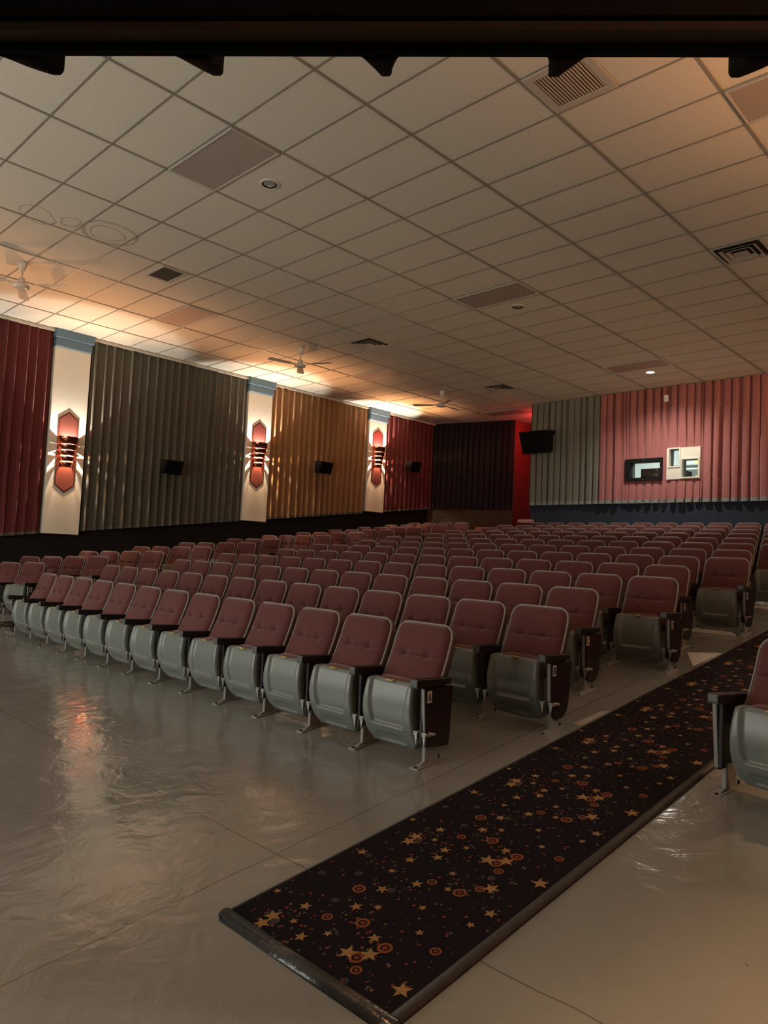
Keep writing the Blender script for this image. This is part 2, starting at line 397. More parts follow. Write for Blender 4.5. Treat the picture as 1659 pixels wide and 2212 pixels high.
square_vent(*cc(2, 4), 'square return air grille of narrow slats beside the black beam teeth', 'return')
square_vent(*cc(2, 11), 'stepped square air diffuser at the right edge of the ceiling', 'cone')
square_vent(*cc(-3.5, 11), 'stepped square air diffuser to the right of the middle ceiling fan', 'cone')
square_vent(*cc(-3.5, 18), 'stepped square air diffuser nearest the back of the room, by the farthest fan', 'cone')
# long narrow grille
t = thing('ceiling_vent', 'small rectangular air grille near the water stained tiles', 'vent', (GX0 - DX * 3.25, GY0 + DY * 4.5, CEIL - .003), 0, 'square ceiling vents')
b = MB()
for q in ((-.28, .28, -.20, -.165), (-.28, .28, .165, .20), (-.28, -.245, -.165, .165), (.245, .28, -.165, .165)): b.box(*q, -.014, .003, .004)
b.obj('vent_frame', ['vent'], t)
b = MB(); b.box(-.25, .25, -.17, .17, -.003, .003); b.obj('backing', ['vent_dark'], t)
b = MB()
for k in range(14):
    y = -.165 + .33 * (k + .5) / 14
    b.prism([(-.245, y - .008, -.012), (-.245, y + .006, -.005), (-.245, y + .007, -.003), (-.245, y - .007, -.010)], (.49, 0, 0))
b.obj('slats', ['vent'], t)

def can(i, j, lab, lit):
    x, y = GX0 + DX * (i + .5), GY0 + DY * (j + .5)
    t = thing('recessed_downlight', lab, 'downlight', (x, y, CEIL), 0, 'round recessed downlights')
    b = MB(); b.lathe([(.078, .001), (.110, .001), (.112, -.006), (.105, -.012), (.090, -.013), (.080, -.006)], n=36); b.obj('trim_ring', ['fan'], t)
    b = MB(); b.lathe([(.084, -.011), (.070, -.002), (.064, -.001)], n=36, cap1=False); b.obj('baffle', ['fan' if lit else 'vent_dark'], t)
    b = MB(); b.lathe([(.067, -.0025), (.05, -.006), (.001, -.009)], n=36, cap1=True); b.obj('lamp_face', ['lamp' if lit else 'can_lens'], t)
    if lit:
        l = bpy.data.lights.new('downlight_beam', 'SPOT'); l.energy = 340; l.color = (1, .93, .80); l.spot_size = math.radians(150); l.spot_blend = .8; l.shadow_soft_size = .05
        o = bpy.data.objects.new('downlight_beam', l); C.objects.link(o); o.parent = t; o.location = (0, 0, -.03)
can(-1, 3, 'round recessed downlight, unlit, beside the nearest light panel', False)
can(-1, 11, 'round recessed downlight, unlit, in the middle of the ceiling', False)
can(-1, 19, 'round recessed downlight shining bright white near the back curtain', True)

def fan(x, y, lab, ph):
    t = thing('ceiling_fan', lab, 'ceiling fan', (x, y, CEIL), 0, 'white ceiling fans')
    b = MB(); b.lathe([(.012, -.13), (.035, -.125), (.06, -.05), (.075, 0)], n=24, cap0=True, cap1=True); b.obj('canopy', ['fan'], t)
    b = MB(); b.tube((0, 0, -.12), (0, 0, -.29), .012); b.obj('rod', ['fan'], t)
    b = MB(); b.lathe([(.02, -.235), (.045, -.24), (.05, -.29), (.055, -.31), (.105, -.335), (.118, -.355), (.112, -.375), (.06, -.392), (.001, -.395)], n=28, cap0=True, cap1=True); b.obj('motor_housing', ['fan'], t)
    for k in range(3):
        a = ph + k * 2 * PI / 3
        b = MB()
        pts = []
        for rr, w in ((.10, .022), (.20, .022), (.23, .055), (.45, .068), (.66, .075), (.70, .05)): pts.append((rr, w))
        top = [[(r, w, -.338 + .010), (r, -w, -.338 - .008)] for r, w in pts]
        rg = [[Vector((r, w, -.330)), Vector((r, -w, -.346)), Vector((r, -w, -.350)), Vector((r, w, -.334))] for r, w in pts]
        b.rings(rg, True, True, True, smooth=False)
        bmesh.ops.rotate(b.bm, cent=(0, 0, 0), matrix=Matrix.Rotation(a, 3, 'Z'), verts=b.bm.verts)
        b.obj('blade', ['fan'], t)
fan(-11.12, 3.60, 'white three blade ceiling fan nearest, at the left edge of the photo', 2.75)
fan(-11.15, 8.86, 'white three blade ceiling fan above the second wall sconce, middle of three', 0.35)
fan(-11.15, 13.25, 'white three blade ceiling fan farthest back, by the plum curtain', 5.75)

# ------------------------------------------------------------------ curtains
def curtain(name, lab, p0, p1, zb, zt, pitch, depth, mats, ridge=.22, hem=0.07, seed=1, rail=False, holes=(), base=.03, group='pleated wall curtains', top_drop=.03):
    rnd = random.Random(seed)
    p0, p1 = Vector(p0), Vector(p1); Ln = (p1 - p0).length; d = (p1 - p0) / Ln; n = Vector((-d.y, d.x))
    npl = max(1, round(Ln / pitch)); pw = Ln / npl
    cols = [(0, base)]
    for k in range(npl):
        a = k * pw; j = (rnd.random() - .5) * .18 * pw; dd = depth * (.8 + .4 * rnd.random()); rw = ridge * pw * (.8 + .4 * rnd.random())
        m = a + pw * .55 + j
        cols += [(m - rw * .5 - .012, base + .004), (m - rw * .5 + .004, base + dd * .85), (m - rw * .2, base + dd), (m + rw * .25, base + dd * .97), (m + rw * .5, base + dd * .75), (m + rw * .5 + .012, base + .006)]
        cols.append((a + pw, base + rnd.random() * .008))
    for h in holes:
        for e in h[:2]: cols.append((e, None))
    cols.sort(key=lambda c: c[0])
    # depth at the hole edges: interpolate
    out = []
    for i, (s_, dd) in enumerate(cols):
        if dd is None:
            dd = base + .02
        out.append((s_, dd))
    cols = out
    lv = [0.0, None, .25, .5, .75, 1.0]
    def zs(s_):
        b0 = zb(s_) if callable(zb) else zb
        z = [b0, b0 + hem] + [b0 + hem + (zt - b0 - hem) * f for f in (.25, .5, .75)] + [zt]
        return z
    hz = sorted({v for h in holes for v in h[2:]})
    bm = bmesh.new(); V = []
    for ci, (s_, dd) in enumerate(cols):
        z = zs(s_)
        if hz: z = sorted(set(z) | set(hz))
        row = []
        for zi, zz in enumerate(z):
            k = dd
            for h in holes:                                    # gathered flat round the openings
                ex = max(h[0] - s_, s_ - h[1], 0); ez = max(h[2] - zz, zz - h[3], 0)
                w = math.exp(-(ex * ex) / .03 - (ez * ez) / .25); k = base + (k - base) * (1 - .75 * w)
            lean = (rnd.random() - .5) * .012
            p = p0 + d * (s_ + lean) + n * (k + (rnd.random() - .5) * .004)
            row.append(bm.verts.new((p.x, p.y, zz)))
        V.append((s_, z, row))
    for i in range(len(V) - 1):
        for k in range(len(V[i][2]) - 1):
            sm = (V[i][0] + V[i + 1][0]) / 2; zm = (V[i][1][k] + V[i][1][k + 1]) / 2
            if any(h[0] < sm < h[1] and h[2] < zm < h[3] for h in holes): continue
            if V[i + 1][0] - V[i][0] < 1e-5: continue
            f = bm.faces.new((V[i][2][k], V[i + 1][2][k], V[i + 1][2][k + 1], V[i][2][k + 1]))
            f.material_index = 1 if k == 0 else 0
    me = bpy.data.meshes.new(name)
    bm.to_mesh(me); bm.free()
    t = thing(name, lab, 'curtain', (0, 0, 0), 0, group)
    t.location = (p0.x, p0.y, zb(0) if callable(zb) else zb)
    me.transform(Matrix.Translation(-Vector(t.location)))
    me.materials.append(M[mats[0]]); me.materials.append(M[mats[0]])
    o = link('cloth', me, t)
    # hem band as a part of its own
    hb = bmesh.new()
    R = []
    for s_, z, row in V: pass
    prev = None
    for s_, dd in cols:
        b0 = zb(s_) if callable(zb) else zb
        p = p0 + d * s_ + n * (dd + .004)
        a = (hb.verts.new((p.x, p.y, b0 - .004)), hb.verts.new((p.x, p.y, b0 + hem)))
        if prev and s_ - ps > 1e-5: hb.faces.new((prev[0], a[0], a[1], prev[1]))
        prev = a; ps = s_
    hm = bpy.data.meshes.new('hem'); hb.to_mesh(hm); hb.free(); hm.transform(Matrix.Translation(-Vector(t.location)))
    hm.materials.append(M[mats[1]])
    link('hem', hm, t)
    if rail:
        rb = MB()
        q = [p0 + n * .02, p1 + n * .02, p1 + n * (base + depth + .02), p0 + n * (base + depth + .02)]
        rb.prism([(v.x, v.y, zt - .012) for v in q], (0, 0, .05))
        rm = rb.mesh('rail', ['rail']); rm.transform(Matrix.Translation(-Vector(t.location))); link('rail', rm, t)
    return t
def lbot(y): return 1.92 + .1195 * (y - 5.9)
XW = -14.13
# left wall: the curtain runs from far to near so that its normal points into the room
def left_curtain(y0, y1, col, hem, lab, seed):
    return curtain('wall_curtain', lab, (XW, y1), (XW, y0), lambda s_: lbot(y1 - s_), CEIL - .05, .186, .060, (col, hem), seed=seed, rail=True, hem=.05)
left_curtain(-2.9, .98, 'tan', 'hem_dark', 'tan pleated curtain beside the screen on the left wall', 2)
left_curtain(1.75, 5.20, 'maroon', 'hem_dark', 'dark maroon pleated curtain left of the nearest wall sconce', 3)
left_curtain(5.97, 9.66, 'olive', 'hem_dark', 'olive grey pleated curtain between the first and second wall sconces', 4)
left_curtain(10.42, 13.64, 'tan', 'hem_dark', 'tan gold pleated curtain between the second and third wall sconces', 5)
left_curtain(14.39, 16.46, 'maroon', 'hem_dark', 'maroon red pleated curtain between the farthest sconce and the corner', 6)
# right wall
for y0, y1, col, lab, sd in ((-2.9, 5.2, 'maroon', 'maroon pleated curtain on the right side wall', 13), (5.97, 9.66, 'olive', 'olive pleated curtain on the right side wall', 14), (10.42, 13.64, 'tan', 'tan pleated curtain on the right side wall', 15), (14.39, 15.55, 'maroon', 'short maroon pleated curtain at the back of the right side wall', 16)):
    if y0 < 0: y0 = 1.75
    curtain('wall_curtain', lab, (XR - .03, y0), (XR - .03, y1), (lambda yy: (lambda s_: lbot(yy + s_)))(y0), CEIL - .05, .186, .06, (col, 'hem_dark'), seed=sd, rail=True, hem=.05)
# back wall
YC = YB - .01
curtain('wall_curtain', 'sage grey pleated curtain on the back wall behind the big black speaker', (-8.225, YC), (-10.13, YC), 3.158, CEIL - .015, .17, .085, ('sage', 'hem'), ridge=.74, seed=21, hem=.075)
hx = lambda x: -x
bx1 = 1.05
def hs(h): return (bx1 - h[1], bx1 - h[0], h[2], h[3])
fr1 = (-7.585, -6.725, 3.66, 4.17); fr2 = (-6.622, -5.895, 3.668, 4.36)
curtain('wall_curtain', 'rose red pleated curtain on the back wall around the projection windows', (bx1, YC), (-8.235, YC), 3.158, CEIL - .015, .185, .100, ('rose', 'hem'), ridge=.74, seed=22, hem=.075, holes=[hs(fr1), hs(fr2)])
# alcove
ca0, ca1 = AL0 + an * .0 + ad * .02, AL1 - ad * .02
curtain('wall_curtain', 'plum black pleated curtain on the slanted alcove wall above wood boards', (ca1.x, ca1.y), (ca0.x, ca0.y), 3.175, CEIL - .02, .17, .06, ('plum', 'plum'), ridge=.5, seed=31, hem=.04)

# ------------------------------------------------------------------ pilasters and sconces
XP = XW + .095     # face of the white pilaster boards
def pilaster(side, y0, y1, zb, lab):
    sx = 1 if side == 'L' else -1
    xw = XL if side == 'L' else XR
    f = XP - XL                       # depth from the wall to the board face
    t = thing('pilaster', lab, 'wall panel', (xw, (y0 + y1) / 2, zb), 0, 'white sconce panels on the side walls')
    hy = (y1 - y0) / 2
    def bx(bm, d0, d1, a, c, z0, z1, bev=.006):
        xs = sorted((d0 * sx, d1 * sx)); bm.box(xs[0], xs[1], a, c, z0, z1, bev)
    b = MB(); bx(b, .03, f, -hy, hy, 0, CEIL - .33 - zb); b.obj('board', ['white'], t)
    b = MB(); bx(b, .03, f + .035, -hy - .005, hy + .005, CEIL - .33 - zb, CEIL - .16 - zb); bx(b, .03, f + .075, -hy - .03, hy + .03, CEIL - .165 - zb, CEIL - .002 - zb)
    b.obj('moulding', ['blue'], t)
def sconce(side, y, zc, lab):
    sx = 1 if side == 'L' else -1
    x = XP if side == 'L' else XR - (XP - XL)
    t = thing('wall_sconce', lab, 'wall lamp', (x, y, zc), 0 if sx == 1 else PI, 'copper wall sconces')
    hw = .186
    def hexo(w, hs_, ht, xx): return [Vector((xx, 0, -ht)), Vector((xx, w, -hs_)), Vector((xx, w, hs_)), Vector((xx, 0, ht)), Vector((xx, -w, hs_)), Vector((xx, -w, -hs_))]
    b = MB(); b.prism(hexo(hw, .64, .785, .0), (.010, 0, 0)); b.obj('back_plate', ['copper_rim'], t)
    b = MB(); b.prism(hexo(hw - .018, .628, .752, .010), (.003, 0, 0)); b.obj('mirror', ['mirror_copper'], t)
    tiers = [(.285, .140, .225, .216), (.138, .030, .204, .198), (.025, -.074, .182, .176), (-.094, -.182, .160, .152), (-.204, -.300, .136, .125)]
    n = 28
    for za, zb_, ra, rb in tiers:
        b = MB()
        def arc(r, z): return [Vector((r * 1.045 * math.cos(-PI / 2 + PI * k / n), r * .89 * math.sin(-PI / 2 + PI * k / n), z)) for k in range(n + 1)]
        th = .004
        # closed thin half-ring
        b.rings([arc(ra, za), arc(rb, zb_), arc(rb - th, zb_), arc(ra - th, za), arc(ra, za)], False, False, False)
        b.obj('shade_band', ['copper'], t)
    b = MB(); b.tube((.010, 0, .04), (.09, 0, .04), .016); b.tube((.09, 0, .035), (.09, 0, .085), .014); b.obj('lamp_holder', ['rail'], t)
    for k in (-1, 1):
        b = MB(); b.box(.012, .033, k * .12 - .004, k * .12 + .004, -.30, .28); b.obj('bracket', ['copper_rim'], t)
    l = bpy.data.lights.new('bulb', 'POINT'); l.energy = BULB; l.color = (1, .95, .82); l.shadow_soft_size = .014
    o = bpy.data.objects.new('bulb', l); C.objects.link(o); o.parent = t; o.location = (.09, 0, .12)
    l = bpy.data.lights.new('lower_bulb', 'POINT'); l.energy = BULB * (.42 if side == 'L' else 2.2); l.color = (1, .60, .30); l.shadow_soft_size = .012
    o = bpy.data.objects.new('lower_bulb', l); C.objects.link(o); o.parent = t; o.location = (.085, 0, -.10)
    l = bpy.data.lights.new('amber_fill', 'SPOT'); l.energy = AMBER; l.color = (1, .46, .19); l.shadow_soft_size = .022; l.spot_size = math.radians(132); l.spot_blend = 1  # added lamp standing in for light reflected off the copper shade
    o = bpy.data.objects.new('amber_fill', l); C.objects.link(o); o.parent = t; o.location = (.09, 0, .207)
    o.rotation_euler = (0, -(PI - math.radians(62)), 0)
BULB, AMBER = 215, 420
wordL = ['nearest, between the maroon and olive curtains', 'middle, between the olive and tan curtains', 'farthest, between the tan and maroon curtains']
for k, (yc, zb_, zs_) in enumerate(((5.58, 1.845, 3.42), (10.03, 2.385, 3.955), (14.02, 2.905, 4.41))):
    pilaster('L', yc - .345, yc + .345, zb_, 'white wall panel with blue top moulding, ' + wordL[k])
    sconce('L', yc, zs_, 'lit copper banded wall sconce, ' + wordL[k])
    pilaster('R', yc - .345, yc + .345, zb_, 'white panel on the right side wall, ' + ('nearest', 'middle', 'farthest')[k])
    sconce('R', yc, zs_, 'lit copper sconce on the right side wall, ' + ('nearest', 'middle', 'farthest')[k])
pilaster('L', 1.36 - .345, 1.36 + .345, 1.36, 'white panel on the left wall in front of the seats, outside the photo')
sconce('L', 1.36, 2.93, 'lit copper sconce on the left wall in front of the seats')
pilaster('R', 1.36 - .345, 1.36 + .345, 1.36, 'white panel on the right wall in front of the seats, outside the photo')
sconce('R', 1.36, 2.93, 'lit copper sconce on the right wall in front of the seats')

# ------------------------------------------------------------------ wall speakers
def wall_speaker(y, z, lab):
    t = thing('wall_speaker', lab, 'speaker', (XW + .09, y, z), 0, 'small black surround speakers')
    b = MB()
    w = .20
    pts = [(.10, -w, -.15), (.27, -w, -.17), (.36, -w, .12), (.10, -w, .15)]
    b.prism(pts, (0, 2 * w, 0)); b.obj('cabinet', ['black'], t)
    b = MB()
    b.prism([(.272, -w + .02, -.16), (.362, -w + .02, .115), (.370, -w + .02, .113), (.280, -w + .02, -.162)], (0, 2 * w - .04, 0)); b.obj('grille', ['grille'], t)
    b = MB(); b.box(-.06, .11, -.05, .05, -.04, .04, .006); b.box(-.06, -.05, -.09, .09, -.11, .11); b.obj('bracket', ['black'], t)
wall_speaker(7.70, 3.385, 'small black wall speaker on the olive grey curtain')
wall_speaker(11.92, 3.88, 'small black wall speaker on the tan gold curtain')
wall_speaker(15.30, 4.31, 'small black wall speaker on the red curtain in the far corner')
t = thing('back_speaker', 'big black tilted speaker hung before the sage grey back curtain', 'speaker', (-9.80, YC - .02, 4.71))
b = MB()
pts = [(-.36, -.12, .30), (-.36, -.60, .24), (-.36, -.38, -.29), (-.36, -.12, -.22)]
b.prism(pts, (.70, 0, 0)); b.obj('cabinet', ['black'], t)
b = MB(); b.prism([(-.34, -.602, .22), (-.34, -.39, -.275), (-.34, -.40, -.279), (-.34, -.612, .216)], (.66, 0, 0)); b.obj('grille', ['grille'], t)
b = MB(); b.box(-.1, .1, -.14, .015, -.06, .06, .005); b.box(.30, .36, -.16, .015, .20, .30, .005); b.obj('bracket', ['black'], t)

# ------------------------------------------------------------------ projection windows and booth
YO = YC - .10
def frame_boxes(b, outer, inner, y0, y1, bev=.004):
    for q in holes_wall(outer[0], outer[1], y0, y1, outer[2], outer[3], inner): b.box(*q)
b = MB(); frame_boxes(b, fr1, [op1], YO, YB + .02)
w1 = struct(b.obj('window_1', ['frame_black']), 'black framed projection window in the rose curtain', 'window')
b = MB(); b.box(op1[0] - .01, op1[1] + .01, YB - .02, YB - .014, op1[2] - .01, op1[3] + .01); b.obj('pane', ['glass'], w1)
for k, (x, z) in enumerate(((-7.15, 4.135), (-6.745, 3.93), (-7.54, 3.93), (-7.15, 3.69))):
    b = MB(); b.tube((x, YO - .006, z), (x, YO + .01, z), .009); b.obj('bolt', ['chrome'], w1)
b = MB(); frame_boxes(b, fr2, [opw1, opw2], YO + .02, YB + .02)
w2 = struct(b.obj('window_2', ['white']), 'white board holding two small booth windows', 'window')
for k, op in enumerate((opw1, opw2)):
    b = MB(); e = .028
    frame_boxes(b, (op[0] - e, op[1] + e, op[2] - e, op[3] + e), [op], YO + .002, YO + .022); b.obj('window_frame', ['white'], w2)
    b = MB(); b.box(op[0] - .005, op[1] + .005, YB - .02, YB - .014, op[2] - .005, op[3] + .005); b.obj('pane', ['glass'], w2)
# booth room
BZ0, BZ1 = 2.55, 5.2
wall('wall_booth', 'booth', (-9.2, -4.2, 18.6, 18.7, BZ0, BZ1), (-9.3, -9.2, YB + .15, 18.7, BZ0, BZ1), (-4.2, -4.1, YB + .15, 18.7, BZ0, BZ1), (-9.3, -4.1, YB + .15, 18.7, BZ0 - .1, BZ0), (-9.3, -4.1, YB + .15, 18.7, BZ1, BZ1 + .1), label='white painted projection booth behind the windows')
l = bpy.data.lights.new('booth_tube', 'AREA'); l.shape = 'RECTANGLE'; l.size = 2.4; l.size_y = .2; l.energy = 95; l.color = (.92, 1, .97)
o = bpy.data.objects.new('booth_tube', l); C.objects.link(o); o.location = (-6.9, 17.2, BZ1 - .12)
tb = thing('booth_light', 'strip light on the projection booth ceiling', 'light', (-6.9, 17.2, BZ1)); o.parent = tb; o.location = (0, 0, -.12)
b = MB(); b.box(-1.2, 1.2, -.1, .1, -.1, 0, .01); b.obj('fitting', ['booth'], tb)
# projector
t = thing('projector', 'black digital projector behind the black framed booth window', 'projector', (-6.98, 16.5, BZ0))
b = MB(); b.box(-.463, .36, -.34, .6, 1.02, 1.457, .012); b.obj('body', ['grille'], t)
b = MB()
def ringy(r, y): return [Vector((-.128 + r * math.cos(2 * PI * k / 28), y, 1.330 + r * math.sin(2 * PI * k / 28))) for k in range(28)]
b.rings([ringy(.115, -.34), ringy(.115, -.40), ringy(.10, -.41), ringy(.095, -.37)], True, True, False); b.obj('lens_barrel', ['black_gloss'], t)
b = MB(); b.rings([ringy(.095, -.372), ringy(.05, -.385), ringy(.01, -.39)], True, False, True); b.obj('lens_glass', ['lens'], t)
b = MB(); b.box(-.2, .32, -.2, .5, 0, 1.02, .01); b.obj('pedestal', ['booth_grey'], t)
t = thing('booth_shelf', 'grey shelf rack with yellow and white boxes seen through the booth window', 'shelf', (-6.75, 18.25, BZ0))
b = MB()
for z in (.3, .8, 1.3, 1.75): b.box(-.75, .75, -.25, .25, z, z + .03)
for x in (-.75, .72):
    for y in (-.25, .22): b.box(x, x + .03, y, y + .03, 0, 2.1)
b.obj('rack', ['booth_grey'], t)
for k, (x, z, w, h, mt, lab) in enumerate(((-.05, 1.33, .24, .16, 'booth_yellow', 'yellow box on the lower booth shelf seen through the window'), (.25, 1.33, .22, .24, 'booth', 'white box on the lower booth shelf seen through the window'), (-.05, 1.78, .30, .14, 'booth_yellow', 'yellow box on the upper booth shelf seen through the window'), (.32, 1.78, .26, .2, 'booth_grey', 'grey box on the upper booth shelf seen through the window'))):
    b = MB(); b.box(-w / 2, w / 2, -.17, .15, .002, h, .004)
    tag(b.obj('storage_box', [mt], None, (-6.75 + x, 18.25, BZ0 + z)), lab, 'box', 'boxes on the booth shelf')
b = MB(); b.box(-.22, .22, -.15, .15, 0, 1.62, .01)
tag(b.obj('equipment_cabinet', ['booth_grey'], None, (-6.15, 17.3, BZ0)), 'grey equipment cabinet behind the right booth window', 'cabinet')
# strobe
t = thing('alarm_strobe', 'small white alarm strobe high on the rose back curtain', 'alarm', (-6.648, YC - .135, 5.48))
b = MB(); b.box(-.045, .045, -.0, .06, -.075, .075, .008); b.box(-.03, .03, .06, .14, -.03, .03); b.obj('housing', ['booth'], t)
b = MB(); b.box(-.025, .025, -.03, 0, -.05, .01, .01); b.obj('lens', ['glass'], t)
# exit sign tucked behind the corner, it lights the passage red
t = thing('exit_sign', 'red exit sign in the passage behind the sage curtain corner', 'sign', (-10.42, 17.2, CEIL - .22))
b = MB(); b.box(-.16, .16, -.03, .03, -.1, .1, .006); b.tube((0, 0, .1), (0, 0, .22), .012); b.obj('housing', ['booth'], t)
b = MB(); b.box(-.145, .145, -.034, -.03, -.085, .085); b.box(-.145, .145, .03, .034, -.085, .085); b.obj('face', ['exit_red'], t)
l = bpy.data.lights.new('sign_glow', 'POINT'); l.energy = 46; l.color = (1, .05, .06); l.shadow_soft_size = .08
o = bpy.data.objects.new('sign_glow', l); C.objects.link(o); o.parent = t; o.location = (0, -.14, -.02)

# ------------------------------------------------------------------ unseen movie screen, placed low and lit as added front fill
t = thing('fill_screen', 'dimly fill-lit movie screen on the front wall, its glow added as front fill', 'screen', (-7.6, YF + .25, 0))
b = MB(); b.box(-4.1, 4.1, -.02, 0, .75, 3.5); b.obj('sheet', ['screen'], t)
b = MB()
for q in ((-4.25, 4.25, .6, .75), (-4.25, 4.25, 3.5, 3.65), (-4.25, -4.1, .75, 3.5), (4.1, 4.25, .75, 3.5)): b.box(q[0], q[1], -.06, .02, q[2], q[3])
for x in (-4.2, 4.1): b.box(x, x + .1, -.06, 0, -.45, .6)
b.obj('frame', ['black'], t)

# ------------------------------------------------------------------ overhead black beam with hook teeth, near the viewer
a_ = math.radians(40.7); bd = Vector((math.cos(a_), math.sin(a_), 0)); bn = Vector((-math.sin(a_), math.cos(a_), 0))
bp0 = Vector((-.69683877, .71463902, 0)).normalized() * .95
def bw(u, v, z): return bp0 + bd * u + bn * v + Vector((0, 0, z))
ub = MB()
zb0 = H + .693
t = thing('overhead_beam', 'black overhead beam with hanging hook teeth along its edge', 'beam', (0, 0, 0))
def bprism(b, u0, u1, prof, mi=0): b.prism([bw(u0, v, z) for v, z in prof], bd * (u1 - u0), mi)
UL, UR = -1.25, 2.58
b = MB()
bprism(b, UL, UR, [(0, zb0), (.012, zb0), (.012, zb0 + .055), (0, zb0 + .055)])
bprism(b, UL, UR, [(-.02, zb0 + .035), (0.0, zb0 + .035), (.0, zb0 + .50), (-.02, zb0 + .50)])
b.obj('rail', ['beam'], t)
b = MB(); bprism(b, UL, UR, [(-.024, zb0 + .012), (-.0005, zb0 + .012), (-.0005, zb0 + .024), (-.024, zb0 + .024)]); b.obj('edge_strip', ['beam_edge'], t)
for u in (-.562, -.302, -.036, .223, .492):
    b = MB(); rg = []
    for v, zl, ht in ((.010, -.002, .030), (.030, .006, .0235), (.060, .018, .017), (.090, .032, .0125), (.112, .043, .0105), (.124, .049, .0095), (.131, .058, .0075)):
        rg.append([bw(u - ht, v, zb0 + .14), bw(u - ht, v, zb0 + zl + .004), bw(u - ht * .6, v, zb0 + zl), bw(u + ht * .6, v, zb0 + zl), bw(u + ht, v, zb0 + zl + .004), bw(u + ht, v, zb0 + .14)])
    b.rings(rg, True, True, True)
    b.obj('hook_tooth', ['tooth'], t)
for u in (UL + .06, .55, UR - .35):
    b = MB(); q = bw(u, -.01, zb0 + .48); b.tube(q, (q.x, q.y, CEIL), .008); b.obj('hanger', ['beam'], t)

# ------------------------------------------------------------------ carpets
STAR = [(-2.48,2.004,0),(-2.347,1.88,2),(-2.254,1.911,0),(-2.299,2.007,1),(-2.154,1.865,1),(-2.09,1.945,0),(-1.948,1.918,2),(-1.878,1.961,2),(-1.933,2.04,1),(-2.137,2.138,1),(-2.066,2.193,0),(-2.146,2.299,1),(-2.44,2.465,1),(-2.218,2.554,1),(-2.34,2.679,2),(-2.136,2.648,1),(-2.217,2.431,0),(-2.06,2.422,1),(-1.933,2.475,0),(-1.797,2.595,2),(-1.654,2.68,2),(-1.926,2.305,0),(-1.826,2.175,0),(-1.694,2.447,1),(-1.709,2.338,0),(-1.63,2.016,1),(-1.662,1.90,2),(-1.996,2.584,0)]
RING = [(-2.224,2.238,2),(-2.112,2.317,0),(-2.237,2.115,0),(-2.445,2.222,0),(-2.313,2.323,0),(-2.321,1.87,0),(-2.174,2.015,1),(-2.037,2.079,2),(-1.862,2.024,2),(-1.902,1.918,2),(-1.854,1.87,1),(-1.708,2.129,1),(-2.021,2.475,1),(-1.879,2.486,2),(-1.83,2.562,1),(-1.844,2.661,0),(-2.31,2.712,0),(-2.394,2.46,0)]
PER = .857
